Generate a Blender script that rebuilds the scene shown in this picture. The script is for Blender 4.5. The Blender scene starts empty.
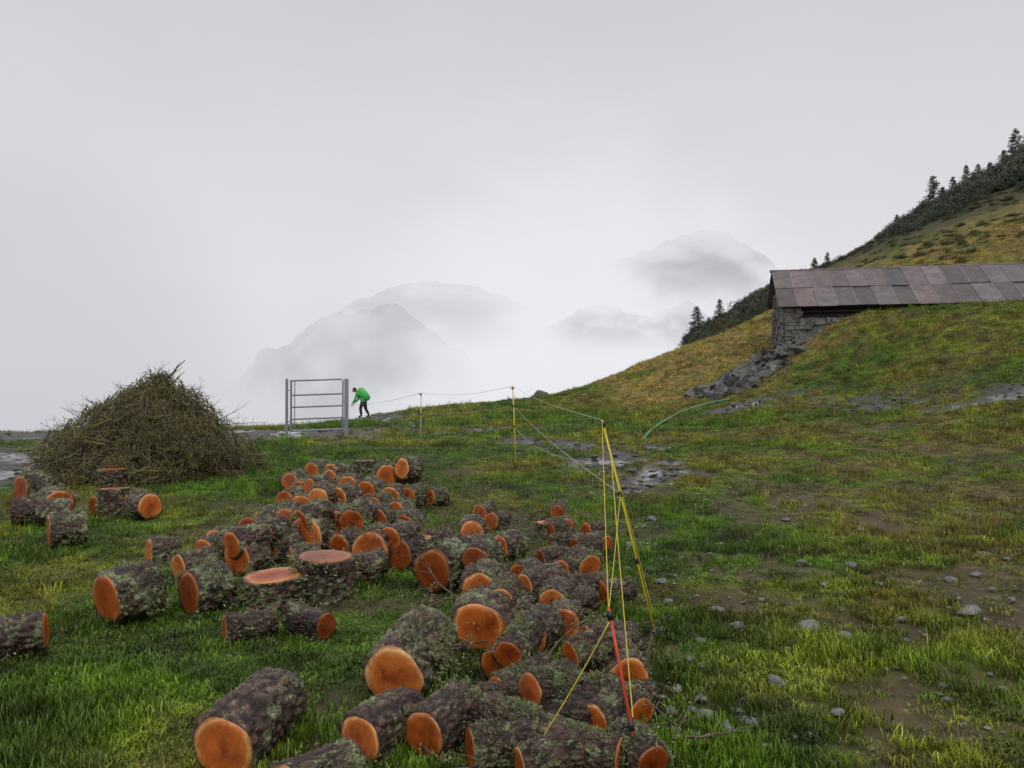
import bpy, math, random, bmesh
import numpy as np
from mathutils import Vector, Quaternion, Matrix, noise as mn
random.seed(7); rng=np.random.default_rng(7)
S=bpy.context.scene
S.view_settings.view_transform='Standard'; S.view_settings.look='None'; S.view_settings.exposure=0
F=770.0; CAMZ=1.6
COL=S.collection
# ------------------------------------------------------------ noise
TAB=np.random.default_rng(3).random((256,256))
def vnoise(x,y):
    xi=np.floor(x).astype(int); yi=np.floor(y).astype(int)
    fx=x-xi; fy=y-yi; fx=fx*fx*(3-2*fx); fy=fy*fy*(3-2*fy)
    a=TAB[xi&255,yi&255]; b=TAB[(xi+1)&255,yi&255]; c=TAB[xi&255,(yi+1)&255]; d=TAB[(xi+1)&255,(yi+1)&255]
    return (a*(1-fx)+b*fx)*(1-fy)+(c*(1-fx)+d*fx)*fy
def fbm(x,y,o=4,s=0.0):
    r=0;a=.5;t=0
    for i in range(o):
        r=r+a*vnoise(x*2**i+17.3*i+s,y*2**i-9.1*i+s*1.7); t+=a; a*=.5
    return r/t
def sst(x,a,b):
    t=np.clip((x-a)/(b-a),0,1); return t*t*(3-2*t)
# ------------------------------------------------------------ terrain
CP=np.array([
(-30,-10,0),(-8,-10,0),(8,-10,.1),(25,-10,.6),
(-25,5,-.1),(-12,5,0),(-4,5,0),(0,3,0),(0,7,0),(4,5,0),(9,5,.2),(20,5,1.2),
(-25,12,-.1),(-16,12,.1),(-8,12,.15),(0,12,.15),(5,12,.25),(9,12,.55),(16,12,1.7),(28,12,3.5),
(-20,18,.25),(-12,18,.3),(-4,18,.38),(2,18,.42),(7,18,.7),(12,18,1.45),(18,18,2.9),
(-20,24,.3),(-12,24,.45),(-5,24,.5),(2,24,.6),(7,24,1.0),(11,24,1.9),(16,24,3.6),(22,24,4.5),(32,24,6.5),
(-22,30,-1.5),(-12,29,.1),(-6,29,.55),(2,29,.7),(7,29,1.35),(10,29,2.35),(10.9,30.3,3.0),(12,30,3.85),(13.3,30,4.6),(14.8,29,4.8),(19.3,29,5.05),(25,29,5.4),
(-6.2,34.5,.68),(-12,36,-1.3),(3,34,.9),(8,34,2.1),(11.5,34,3.3),(15,34,4.0),(22,34,4.6),(32,34,9.5),
(13,40,4.9),(20,40,6.5),(28,41,10),
(-7,40,.0),(-2.8,41,.88),(-6,48,-2.5),(1.7,45,1.15),(5.1,46,2.3),(8.1,46,3.6),(11,46,4.7),(15.5,46,6.3),
(-22,45,-9),(-10,54,-6),(0,57,-3),(6,58,0),(11,58,3.2),(17,58,7.8),(25,60,11.6),(34,64,16.4),(46,70,22.0),(40,52,16.5),(34,46,13),
(-20,65,-20),(0,72,-16),(14,75,-4),(25,78,6),(40,85,14),(60,85,25),(60,60,25),(60,30,14),
(-20,90,-32),(5,95,-28),(30,95,-2)],float)
def tps(r2): return np.where(r2>0,.5*r2*np.log(np.maximum(r2,1e-12)),0)
n=len(CP); P2=CP[:,:2]/10
K=tps(((P2[:,None]-P2[None])**2).sum(-1))+np.eye(n)*.001
A=np.zeros((n+3,n+3)); A[:n,:n]=K; A[:n,n]=1; A[:n,n+1:]=P2; A[n,:n]=1; A[n+1:,:n]=P2.T
W=np.linalg.solve(A,np.concatenate([CP[:,2],[0,0,0]]))
def H(x,y):
    x=np.atleast_1d(np.asarray(x,float)); y=np.atleast_1d(np.asarray(y,float))
    sh=x.shape; x=x.ravel(); y=y.ravel(); out=np.empty(len(x))
    for i in range(0,len(x),20000):
        xc=np.clip(x[i:i+20000],-28,62); yc=np.clip(y[i:i+20000],-12,95)
        q=np.stack([xc,yc],1)/10
        out[i:i+20000]=tps(((q[:,None]-P2[None])**2).sum(-1))@W[:n]+W[n]+q@W[n+1:]
    out-=np.maximum(y-95,0)*.35
    out-=np.maximum(-28-x,0)*.15
    d=np.hypot(x,y)
    amp=.05+.35*sst(d,38,60)+.12*sst(x,8,14)
    out+=(fbm(x*.9,y*.9,3,5)-.5)*amp*1.2+(fbm(x*5,y*5,2,9)-.5)*.055
    return out.reshape(sh)
def h1(x,y): return float(H([x],[y])[0])
def gp(u,v,dmin=1.5):
    ds=np.concatenate([np.linspace(dmin,12,500),np.linspace(12,80,900)])
    x=(u-512)/F*ds; z=CAMZ+(395-v)/F*ds; g=H(x,ds)
    k=np.where(z<=g)[0]; k=k[0] if len(k) else len(ds)-1
    return Vector((x[k],ds[k],g[k]))
def pdist(x,y,pl):
    r=np.full(x.shape,1e9)
    for (ax,ay),(bx,by) in zip(pl[:-1],pl[1:]):
        dx,dy=bx-ax,by-ay; t=np.clip(((x-ax)*dx+(y-ay)*dy)/(dx*dx+dy*dy),0,1)
        r=np.minimum(r,np.hypot(x-ax-t*dx,y-ay-t*dy))
    return r
PATHS=[([(-3,24),(.5,20),(2.0,14.5),(2.3,12.2)],.9),
       ([(-3,24),(4,25),(8,26),(10,22),(12.2,19.2),(17,18)],.9),
       ([(-22,19),(-10.0,15.0)],3.3),([(-26,22),(-14,22),(-8,22.5),(-3,24)],2.4),([(-3,24),(-6,34)],1.2)]
def masks(x,y):
    m=np.zeros(x.shape)
    nz=fbm(x*.7,y*.7,4,2)
    for pl,w in PATHS: m=np.maximum(m,sst(w-pdist(x,y,pl)+(nz-.5)*3.2,-.6,.8))
    m*=np.maximum(.15+.85*sst(fbm(x*2.3,y*1.7,4,31),.42,.58),sst(-x,3,6)*.95)
    pud=m*sst(fbm(x*1.3,y*.8,4,77),.57,.64)
    for cx,cy,rx,ry in [(2.25,12.7,.26,.65),(7.9,25.8,.8,.6),(12.2,19,1.6,.4),(3.2,17.5,.3,.4),(1.6,15.5,.25,.4)]:
        e=1-np.hypot((x-cx)/rx,(y-cy)/ry)+(fbm(x*3,y*3,3,4)-.5)*1.8
        pud=np.maximum(pud,sst(e,.1,.35)); m=np.maximum(m,sst(e,-.5,.1))
    bare=sst(fbm(x*1.4,y*1.4,5,55),.55,.67)*sst(x,.6,2.2)*(1-sst(y,9,18))
    bare=np.maximum(bare,sst(fbm(x*1.1,y*1.1,5,155),.60,.68)*.7*(1-sst(y,18,26)))
    return m,pud,bare
def gcol(x,y):
    a=fbm(x*.45,y*.45,4,12)[...,None]; b=fbm(x*2.3,y*2.3,3,22)[...,None]; c=fbm(x*.12,y*.12,3,40)[...,None]; e=fbm(x*4.5,y*4.5,3,90)[...,None]
    g=np.array([.092,.178,.010]); ye=np.array([.200,.228,.018]); dk=np.array([.034,.082,.008]); br=np.array([.17,.12,.035])
    col=g+(ye-g)*sst(a,.42,.66)+(dk-g)*sst(b,.42,.72)*.85
    right=(sst(x,1.5,5)*(1-.0*y))[...,None]
    col=col+(ye*.85-col)*right*sst(b,.3,.7)*.45
    col=col+(br-col)*sst(b*.5+a*.5,.48,.62)*.55*(.3+.7*right)
    col=col*(.62+.76*sst(e,.3,.65))
    gold=(sst(y,26,33)*sst(x,3.0,6))*(1-sst(x,12,14)*(1-sst(y,36,40)))
    gold=gold*sst(fbm(x*.25,y*.25,3,66),.15,.38)
    gc=np.array([.42,.31,.09]); col=col+(gc*(.65+.6*sst(e,.3,.65))-col)*(gold[...,None]*(.45+.55*sst(b,.3,.6)))
    far=sst(y,46,56)[...,None]
    fc=np.array([.060,.075,.032])*(1-c)+np.array([.125,.115,.05])*c
    col=col+(fc-col)*far*.9
    return col
# ------------------------------------------------------------ helpers
def mat(name):
    m=bpy.data.materials.new(name); m.use_nodes=True; nt=m.node_tree
    b=nt.nodes['Principled BSDF']; return m,nt,b
def ramp(nt,fac,stops):
    r=nt.nodes.new('ShaderNodeValToRGB'); e=r.color_ramp.elements
    while len(e)<len(stops): e.new(.5)
    for el,(p,c) in zip(e,stops): el.position=p; el.color=(*c,1)
    nt.links.new(fac,r.inputs[0]); return r.outputs[0]
def tex(nt,vec,scale,detail=6,rough=.6,kind='ShaderNodeTexNoise'):
    t=nt.nodes.new(kind); t.inputs['Scale'].default_value=scale
    if kind=='ShaderNodeTexNoise': t.inputs['Detail'].default_value=detail; t.inputs['Roughness'].default_value=rough
    if vec is not None: nt.links.new(vec,t.inputs['Vector'])
    return t
def bump(nt,b,hgt,strength,dist):
    bn=nt.nodes.new('ShaderNodeBump'); bn.inputs['Strength'].default_value=strength; bn.inputs['Distance'].default_value=dist
    nt.links.new(hgt,bn.inputs['Height']); nt.links.new(bn.outputs[0],b.inputs['Normal']); return bn
def mixc(nt,fac,a,b,mode='MIX'):
    m=nt.nodes.new('ShaderNodeMix'); m.data_type='RGBA'; m.blend_type=mode
    for s,v in ((0,fac),(6,a),(7,b)):
        if isinstance(v,bpy.types.NodeSocket): nt.links.new(v,m.inputs[s])
        else: m.inputs[s].default_value=v if s==0 else (*v,1)
    return m.outputs[2]
def simple(name,c1,c2,scale=8,rough=.7,bs=.3,bd=.01,metal=0,coords='Object'):
    m,nt,b=mat(name); tc=nt.nodes.new('ShaderNodeTexCoord'); t=tex(nt,tc.outputs[coords],scale)
    nt.links.new(ramp(nt,t.outputs[0],[(.3,c1),(.7,c2)]),b.inputs['Base Color'])
    b.inputs['Roughness'].default_value=rough; b.inputs['Metallic'].default_value=metal
    bump(nt,b,t.outputs[0],bs,bd); return m
def mkmesh(name,V,Fc,mats=(),mi=None,smooth=False,link=True,parent=None):
    me=bpy.data.meshes.new(name); me.from_pydata([tuple(v) for v in V],[],[tuple(f) for f in Fc])
    for m in mats: me.materials.append(m)
    if mi is not None: me.polygons.foreach_set('material_index',np.asarray(mi,dtype=np.int32))
    if smooth: me.polygons.foreach_set('use_smooth',np.ones(len(me.polygons),bool))
    me.update(); o=bpy.data.objects.new(name,me)
    if link: COL.objects.link(o)
    if parent: o.parent=parent
    return o
def empty(name,loc=(0,0,0)):
    o=bpy.data.objects.new(name,None); o.location=loc; o.empty_display_size=.2; COL.objects.link(o); return o
class B:
    def __init__(s): s.v=[]; s.f=[]; s.m=[]
    def tube(s,pts,rad,n=6,m=0,cap=True):
        pts=[Vector(p) for p in pts]; b0=len(s.v)
        if not hasattr(rad,'__len__'): rad=[rad]*len(pts)
        ref=Vector((.13,.31,.94))
        for i,p in enumerate(pts):
            t=(pts[min(i+1,len(pts)-1)]-pts[max(i-1,0)]).normalized()
            r_=ref if abs(t.dot(ref))<.95 else Vector((1,0,0))
            a=t.cross(r_).normalized(); c=t.cross(a)
            for k in range(n):
                an=2*math.pi*k/n; s.v.append(p+(a*math.cos(an)+c*math.sin(an))*rad[i])
        for i in range(len(pts)-1):
            for k in range(n):
                k2=(k+1)%n; s.f.append((b0+i*n+k,b0+i*n+k2,b0+(i+1)*n+k2,b0+(i+1)*n+k)); s.m.append(m)
        if cap:
            s.f.append(tuple(b0+k for k in range(n))[::-1]); s.m.append(m)
            s.f.append(tuple(b0+(len(pts)-1)*n+k for k in range(n))); s.m.append(m)
    def tri(s,p,q,r,m=0):
        k=len(s.v); s.v+=[p,q,r]; s.f.append((k,k+1,k+2)); s.m.append(m)
    def box(s,c,ax,ay,az,m=0,jit=0):
        k=len(s.v); c=Vector(c)
        for sx,sy,sz in [(-1,-1,-1),(1,-1,-1),(1,1,-1),(-1,1,-1),(-1,-1,1),(1,-1,1),(1,1,1),(-1,1,1)]:
            j=Vector([random.uniform(-jit,jit) for _ in range(3)])
            s.v.append(c+ax*sx+ay*sy+az*sz+j)
        for f in [(0,3,2,1),(4,5,6,7),(0,1,5,4),(1,2,6,5),(2,3,7,6),(3,0,4,7)]: s.f.append(tuple(k+i for i in f)); s.m.append(m)
    def obj(s,name,mats,smooth=False,link=True,parent=None): return mkmesh(name,s.v,s.f,mats,s.m,smooth,link,parent)
def rv(): 
    v=Vector((random.gauss(0,1),random.gauss(0,1),random.gauss(0,1))); return v.normalized()
# ------------------------------------------------------------ camera / world / sun
cam=bpy.data.cameras.new('camera'); co=bpy.data.objects.new('camera',cam); COL.objects.link(co); S.camera=co
cam.lens=F/1024*36; cam.sensor_width=36; cam.clip_end=6000; cam.clip_start=.05
co.location=(0,0,CAMZ); co.rotation_euler=(math.radians(90+.82),0,0)
w=bpy.data.worlds.new('World'); S.world=w; w.use_nodes=True; nt=w.node_tree
for nd in list(nt.nodes): nt.nodes.remove(nd)
out=nt.nodes.new('ShaderNodeOutputWorld'); bg=nt.nodes.new('ShaderNodeBackground')
tc=nt.nodes.new('ShaderNodeTexCoord'); sky=nt.nodes.new('ShaderNodeTexSky'); sky.sky_type='NISHITA'; sky.sun_disc=False
sky.sun_elevation=math.radians(48); sky.sun_rotation=math.radians(200)
sk=mixc(nt,1.0,sky.outputs[0],(.09,.09,.09),'MULTIPLY')
sep=nt.nodes.new('ShaderNodeSeparateXYZ'); nt.links.new(tc.outputs['Generated'],sep.inputs[0])
mr=nt.nodes.new('ShaderNodeMapRange'); mr.inputs['From Min'].default_value=-.2; mr.inputs['From Max'].default_value=1
nt.links.new(sep.outputs[2],mr.inputs[0])
def g(s): 
    s/=255; return s/12.92 if s<.04045 else ((s+.055)/1.055)**2.4
def G(a,b_,c): return (g(a),g(b_),g(c))
base=ramp(nt,mr.outputs[0],[(0,G(210,210,216)),(.167,G(220,220,225)),(.28,G(226,226,230)),(.4,G(220,220,223)),(.55,G(208,208,211)),(1,G(232,232,235))])
mp=nt.nodes.new('ShaderNodeMapping'); mp.inputs['Scale'].default_value=(1,1,2.0); nt.links.new(tc.outputs['Generated'],mp.inputs[0])
cn=tex(nt,mp.outputs[0],2.4,6,.5); cn.inputs['Distortion'].default_value=.4
cl=mixc(nt,.10,base,ramp(nt,cn.outputs[0],[(.3,(.38,.38,.40)),(.7,(1,1,1))]),'OVERLAY')
def glow(vec,dirv,a,b2,col,amt,cl):
    d=nt.nodes.new('ShaderNodeVectorMath'); d.operation='DOT_PRODUCT'; nt.links.new(vec,d.inputs[0]); d.inputs[1].default_value=Vector(dirv).normalized()
    cn2=nt.nodes.new('ShaderNodeMath'); cn2.operation='MULTIPLY_ADD'; nt.links.new(cn.outputs[0],cn2.inputs[0]); cn2.inputs[1].default_value=.06; nt.links.new(d.outputs['Value'],cn2.inputs[2])
    m=nt.nodes.new('ShaderNodeMapRange'); m.interpolation_type='SMOOTHERSTEP'; m.inputs['From Min'].default_value=a+.03; m.inputs['From Max'].default_value=b2+.03; m.inputs['To Max'].default_value=amt
    nt.links.new(cn2.outputs[0],m.inputs[0]); return mixc(nt,m.outputs[0],cl,col)
cl=glow(tc.outputs['Generated'],(.08,1,.03),.94,1.0,G(239,239,244),.95,cl)
cl=glow(tc.outputs['Generated'],(-.75,1,.0),.93,1.0,G(199,200,206),.6,cl)
fin=mixc(nt,.05,cl,sk)
nt.links.new(fin,bg.inputs[0]); bg.inputs[1].default_value=1.0; nt.links.new(bg.outputs[0],out.inputs[0])
sd=bpy.data.lights.new('sun','SUN'); so=bpy.data.objects.new('sun',sd); COL.objects.link(so)
sd.energy=1.0; sd.angle=math.radians(22); sd.color=(1,.97,.92); so.rotation_euler=(math.radians(38),0,math.radians(20))
# ------------------------------------------------------------ ground
def axis(lo,hi,c0,c1,st,gr):
    a=list(np.arange(c0,c1,st)); s=st; x=c1
    while x<hi: a.append(x); s*=gr; x+=s
    a.append(hi); s=st; x=c0-st; l=[]
    while x>lo: l.append(x); s*=gr; x-=s
    l.append(lo); return np.array(l[::-1]+a)
xs=axis(-400,400,-7,9,.08,1.022); ys=axis(-150,600,1.5,16,.08,1.016)
X,Y=np.meshgrid(xs,ys); Z=H(X,Y); nx,ny=len(xs),len(ys)
m_,pud,bare=masks(X,Y)
Z=Z-pud*.03-m_*.03*(fbm(X*6,Y*6,2,1))-bare*.02
idx=np.arange(nx*ny).reshape(ny,nx)
fc=np.stack([idx[:-1,:-1],idx[:-1,1:],idx[1:,1:],idx[1:,:-1]],-1).reshape(-1,4)
me=bpy.data.meshes.new('ground'); me.vertices.add(nx*ny); me.vertices.foreach_set('co',np.stack([X,Y,Z],-1).astype(np.float32).ravel())
me.loops.add(len(fc)*4); me.loops.foreach_set('vertex_index',fc.ravel().astype(np.int32)); me.polygons.add(len(fc))
me.polygons.foreach_set('loop_start',np.arange(0,len(fc)*4,4,dtype=np.int32)); me.polygons.foreach_set('use_smooth',np.ones(len(fc),bool)); me.update(calc_edges=True)
gc=gcol(X,Y)
mudc=np.array([.060,.053,.046])*(.5+1.0*fbm(X*4,Y*4,3,8)[...,None])
barec=np.array([.12,.082,.047])*(.5+1.0*fbm(X*5,Y*5,3,8)[...,None])
c=gc*.55; c=c+(barec-c)*bare[...,None]*.85; c=c+(mudc-c)*m_[...,None]; c=c+(np.array([.035,.032,.028])-c)*pud[...,None]
ca=me.color_attributes.new('gcol','FLOAT_COLOR','POINT'); ca.data.foreach_set('color',np.concatenate([c,np.ones(c.shape[:2]+(1,))],-1).astype(np.float32).ravel())
at=me.attributes.new('wet','FLOAT','POINT'); at.data.foreach_set('value',(m_*.42+pud*.58+bare*.15).clip(0,1).astype(np.float32).ravel())
m,nt,b=mat('meadow_ground')
a=nt.nodes.new('ShaderNodeAttribute'); a.attribute_name='gcol'; a2=nt.nodes.new('ShaderNodeAttribute'); a2.attribute_name='wet'
gm=nt.nodes.new('ShaderNodeNewGeometry'); t=tex(nt,gm.outputs['Position'],9,10,.75)
nt.links.new(mixc(nt,1,a.outputs[0],ramp(nt,t.outputs[0],[(.3,(.45,.45,.45)),(.7,(1.5,1.5,1.5))]),'MULTIPLY'),b.inputs['Base Color'])
nt.links.new(ramp(nt,a2.outputs['Fac'],[(0,(.95,)*3),(.42,(.5,)*3),(.75,(.14,)*3),(1,(.04,)*3)]),b.inputs['Roughness'])
bn=bump(nt,b,t.outputs[0],.8,.05)
sb=nt.nodes.new('ShaderNodeMapRange'); sb.inputs['From Min'].default_value=.4; sb.inputs['From Max'].default_value=.95; sb.inputs['To Min'].default_value=.9; sb.inputs['To Max'].default_value=.02
nt.links.new(a2.outputs['Fac'],sb.inputs[0]); nt.links.new(sb.outputs[0],bn.inputs['Strength'])
b.inputs['Specular IOR Level'].default_value=.35
me.materials.append(m); go=bpy.data.objects.new('ground',me); COL.objects.link(go)
# ------------------------------------------------------------ instancing
def scatter(name,pts,rot,scl,idxs,objs,tint=None,realize=False):
    coll=bpy.data.collections.new(name+'_source')
    for o in objs: coll.objects.link(o)
    me=bpy.data.meshes.new(name); me.vertices.add(len(pts)); me.vertices.foreach_set('co',np.asarray(pts,np.float32).ravel())
    def at(n_,t_,d_,k): 
        a=me.attributes.new(n_,t_,'POINT'); a.data.foreach_set(k,np.asarray(d_).ravel())
    at('rot','FLOAT_VECTOR',np.asarray(rot,np.float32),'vector'); at('scl','FLOAT_VECTOR',np.asarray(scl,np.float32),'vector'); at('idx','INT',np.asarray(idxs,np.int32),'value')
    if tint is not None: at('tint','FLOAT_VECTOR',np.asarray(tint,np.float32),'vector')
    o=bpy.data.objects.new(name,me); COL.objects.link(o)
    ng=bpy.data.node_groups.new(name,'GeometryNodeTree')
    ng.interface.new_socket('Geometry',in_out='INPUT',socket_type='NodeSocketGeometry'); ng.interface.new_socket('Geometry',in_out='OUTPUT',socket_type='NodeSocketGeometry')
    gi=ng.nodes.new('NodeGroupInput'); gout=ng.nodes.new('NodeGroupOutput'); ip=ng.nodes.new('GeometryNodeInstanceOnPoints'); ci=ng.nodes.new('GeometryNodeCollectionInfo')
    ci.inputs['Collection'].default_value=coll; ci.inputs['Separate Children'].default_value=True; ci.inputs['Reset Children'].default_value=True
    L=ng.links.new; L(gi.outputs[0],ip.inputs['Points']); L(ci.outputs[0],ip.inputs['Instance']); ip.inputs['Pick Instance'].default_value=True
    for nm,ty,sk_ in (('rot','FLOAT_VECTOR','Rotation'),('scl','FLOAT_VECTOR','Scale'),('idx','INT','Instance Index')):
        na=ng.nodes.new('GeometryNodeInputNamedAttribute'); na.data_type=ty; na.inputs['Name'].default_value=nm
        L(na.outputs[0],ip.inputs[sk_])
    if realize:
        rl=ng.nodes.new('GeometryNodeRealizeInstances'); L(ip.outputs[0],rl.inputs[0]); L(rl.outputs[0],gout.inputs[0])
    else: L(ip.outputs[0],gout.inputs[0])
    md=o.modifiers.new('scatter','NODES'); md.node_group=ng; return o
# grass
gm_,nt,b=mat('grass_blades')
ta=nt.nodes.new('ShaderNodeAttribute'); ta.attribute_name='tint'
tp=nt.nodes.new('ShaderNodeAttribute'); tp.attribute_name='tip'
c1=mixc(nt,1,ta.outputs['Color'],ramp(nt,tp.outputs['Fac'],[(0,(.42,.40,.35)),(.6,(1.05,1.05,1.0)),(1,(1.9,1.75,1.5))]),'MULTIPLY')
nt.links.new(c1,b.inputs['Base Color']); b.inputs['Roughness'].default_value=.45; b.inputs['Specular IOR Level'].default_value=.35
def tuft(name,nb,R,hh,wd,flat,lod=0):
    V=[];Fc=[];T=[]
    for i in range(nb):
        an=random.uniform(0,6.283); r=R*math.sqrt(random.random()); p=Vector((r*math.cos(an),r*math.sin(an),-.006))
        an2=random.uniform(0,6.283); ln=Vector((math.cos(an2),math.sin(an2),0))*random.uniform(.2,1)*flat; h=hh*random.uniform(.45,1.1)
        sd=Vector((-ln.y,ln.x,0)).normalized()*wd*random.uniform(.7,1.3)*.5
        k=len(V); m1=p+ln*h*.35+Vector((0,0,h*.6)); tpn=p+ln*h+Vector((0,0,h*random.uniform(.75,1)))
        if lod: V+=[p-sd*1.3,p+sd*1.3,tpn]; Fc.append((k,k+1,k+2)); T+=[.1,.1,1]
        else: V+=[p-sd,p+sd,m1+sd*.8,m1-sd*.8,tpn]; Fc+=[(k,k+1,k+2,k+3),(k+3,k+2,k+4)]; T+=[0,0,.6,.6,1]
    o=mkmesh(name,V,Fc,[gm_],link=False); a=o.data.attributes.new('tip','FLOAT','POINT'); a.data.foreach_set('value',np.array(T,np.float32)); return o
tufts=[tuft('tuft_a',26,.05,.045,.0045,.8),tuft('tuft_b',30,.06,.038,.005,1.0),tuft('tuft_c',22,.05,.06,.004,.7),tuft('tuft_d',16,.05,.085,.004,.6),
       tuft('tuft_e',17,.055,.05,.006,.8,1),tuft('tuft_f',17,.055,.042,.006,1.0,1),tuft('tuft_g',15,.05,.065,.005,.7,1),tuft('tuft_h',12,.05,.09,.005,.6,1)]
NG=100000
d=2.2+rng.random(NG)**1.25*45; th=(rng.random(NG)*2-1)
x=th*(d*.8+.9); y=d
m_,pud,bare=masks(x,y); keep=(rng.random(NG)>m_*1.15)&(rng.random(NG)>bare*.92)
x=x[keep];y=y[keep];d=d[keep]; k=len(x)
rr_=rng.random(k)
tint=gcol(x,y)*(.6+.65*rr_+.7*(rr_>.94))[:,None]+np.where(rr_>.94,.03,0)[:,None]*np.array([1,.6,.2])
sc=(.8+.6*rng.random(k))*(1+sst(d,5,40)*1.9); hz=sc*(.4+1.3*sst(fbm(x*1.3,y*1.3,3,60),.25,.75))*(1-.35*sst(d,20,40))
ii=rng.choice(4,k,p=[.36,.36,.2,.08])+np.where(d>8,4,0)
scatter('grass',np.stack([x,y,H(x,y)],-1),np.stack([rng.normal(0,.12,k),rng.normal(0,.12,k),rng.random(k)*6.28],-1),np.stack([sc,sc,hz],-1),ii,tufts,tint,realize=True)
# ------------------------------------------------------------ logs
bark,nt,b=mat('lichen_bark')
tc=nt.nodes.new('ShaderNodeTexCoord'); oi=nt.nodes.new('ShaderNodeObjectInfo')
om=nt.nodes.new('ShaderNodeMath'); om.operation='MULTIPLY'; om.inputs[1].default_value=9; nt.links.new(oi.outputs['Random'],om.inputs[0])
ad=nt.nodes.new('ShaderNodeVectorMath'); ad.operation='ADD'; nt.links.new(tc.outputs['Object'],ad.inputs[0]); nt.links.new(om.outputs[0],ad.inputs[1])
t1=tex(nt,ad.outputs[0],20,8,.78); t2=tex(nt,ad.outputs[0],5.5,9,.8); t3=tex(nt,ad.outputs[0],60,5,.7); v=tex(nt,ad.outputs[0],30,kind='ShaderNodeTexVoronoi')
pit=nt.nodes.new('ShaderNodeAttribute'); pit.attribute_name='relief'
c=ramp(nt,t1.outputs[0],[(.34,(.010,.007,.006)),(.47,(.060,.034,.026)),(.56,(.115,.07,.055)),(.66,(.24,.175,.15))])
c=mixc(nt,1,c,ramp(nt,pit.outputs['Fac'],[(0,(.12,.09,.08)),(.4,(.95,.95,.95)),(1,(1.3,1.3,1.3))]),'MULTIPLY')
c=mixc(nt,1,c,ramp(nt,oi.outputs['Random'],[(0,(.6,.55,.52)),(.5,(1,.95,.92)),(1,(1.2,1.12,1.05))]),'MULTIPLY')
lk=ramp(nt,t2.outputs[0],[(.53,(0,0,0)),(.575,(.92,)*3)])
lc=ramp(nt,t3.outputs[0],[(.34,(.05,.065,.018)),(.5,(.17,.20,.08)),(.64,(.46,.50,.32))])
nt.links.new(mixc(nt,lk,c,lc),b.inputs['Base Color']); b.inputs['Roughness'].default_value=.45
ma=nt.nodes.new('ShaderNodeMath'); ma.operation='ADD'; nt.links.new(t1.outputs[0],ma.inputs[0]); nt.links.new(v.outputs['Distance'],ma.inputs[1])
bump(nt,b,ma.outputs[0],1,.016)
wood,nt,b=mat('fresh_cut_wood')
tc=nt.nodes.new('ShaderNodeTexCoord'); oi=nt.nodes.new('ShaderNodeObjectInfo')
sp=nt.nodes.new('ShaderNodeSeparateXYZ'); nt.links.new(tc.outputs['Object'],sp.inputs[0]); cb=nt.nodes.new('ShaderNodeCombineXYZ'); nt.links.new(sp.outputs[0],cb.inputs[0]); nt.links.new(sp.outputs[1],cb.inputs[1])
om=nt.nodes.new('ShaderNodeMath'); om.operation='MULTIPLY'; om.inputs[1].default_value=7; nt.links.new(oi.outputs['Random'],om.inputs[0])
wo=nt.nodes.new('ShaderNodeVectorMath'); wo.operation='ADD'; nt.links.new(cb.outputs[0],wo.inputs[0]); nt.links.new(om.outputs[0],wo.inputs[1])
nd=tex(nt,wo.outputs[0],8,4,.55); sc_=nt.nodes.new('ShaderNodeVectorMath'); sc_.operation='MULTIPLY_ADD'; nt.links.new(nd.outputs['Color'],sc_.inputs[0]); sc_.inputs[1].default_value=(.07,.07,0)
so_=nt.nodes.new('ShaderNodeVectorMath'); so_.operation='SUBTRACT'; nt.links.new(cb.outputs[0],so_.inputs[0]); so_.inputs[1].default_value=(.035,.035,0); nt.links.new(so_.outputs[0],sc_.inputs[2])
ln=nt.nodes.new('ShaderNodeVectorMath'); ln.operation='LENGTH'; nt.links.new(sc_.outputs[0],ln.inputs[0])
wn=nt.nodes.new('ShaderNodeTexNoise'); wn.noise_dimensions='1D'; wn.inputs['Scale'].default_value=190; wn.inputs['Detail'].default_value=2; nt.links.new(ln.outputs['Value'],wn.inputs['W'])
rg=ramp(nt,wn.outputs[0],[(.3,(.84,.79,.76)),(.62,(1.05,1.05,1.05))])
body=ramp(nt,ln.outputs['Value'],[(0,(.26,.050,.010)),(.03,(.43,.098,.017)),(.09,(.50,.125,.020)),(.116,(.56,.17,.034)),(.124,(.68,.34,.13)),(.136,(.58,.25,.08)),(.146,(.22,.075,.025))])
bl=tex(nt,wo.outputs[0],7,8,.75)
body=mixc(nt,1,body,ramp(nt,bl.outputs[0],[(.36,(.45,.33,.27)),(.48,(.85,.80,.78)),(.6,(1.12,1.12,1.12))]),'MULTIPLY')
body=mixc(nt,1,body,ramp(nt,oi.outputs['Random'],[(0,(.45,.36,.32)),(.3,(.85,.76,.70)),(.7,(1.08,1.08,1.0)),(1,(1.2,1.5,1.8))]),'MULTIPLY')
nt.links.new(mixc(nt,1,body,rg,'MULTIPLY'),b.inputs['Base Color']); b.inputs['Roughness'].default_value=.38
saw=nt.nodes.new('ShaderNodeTexWave'); saw.inputs['Scale'].default_value=45; saw.inputs['Distortion'].default_value=3; nt.links.new(tc.outputs['Object'],saw.inputs['Vector'])
bump(nt,b,saw.outputs['Fac'],.3,.003)
lich=simple('lichen',(.10,.115,.035),(.32,.36,.19),40,.9)
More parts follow.
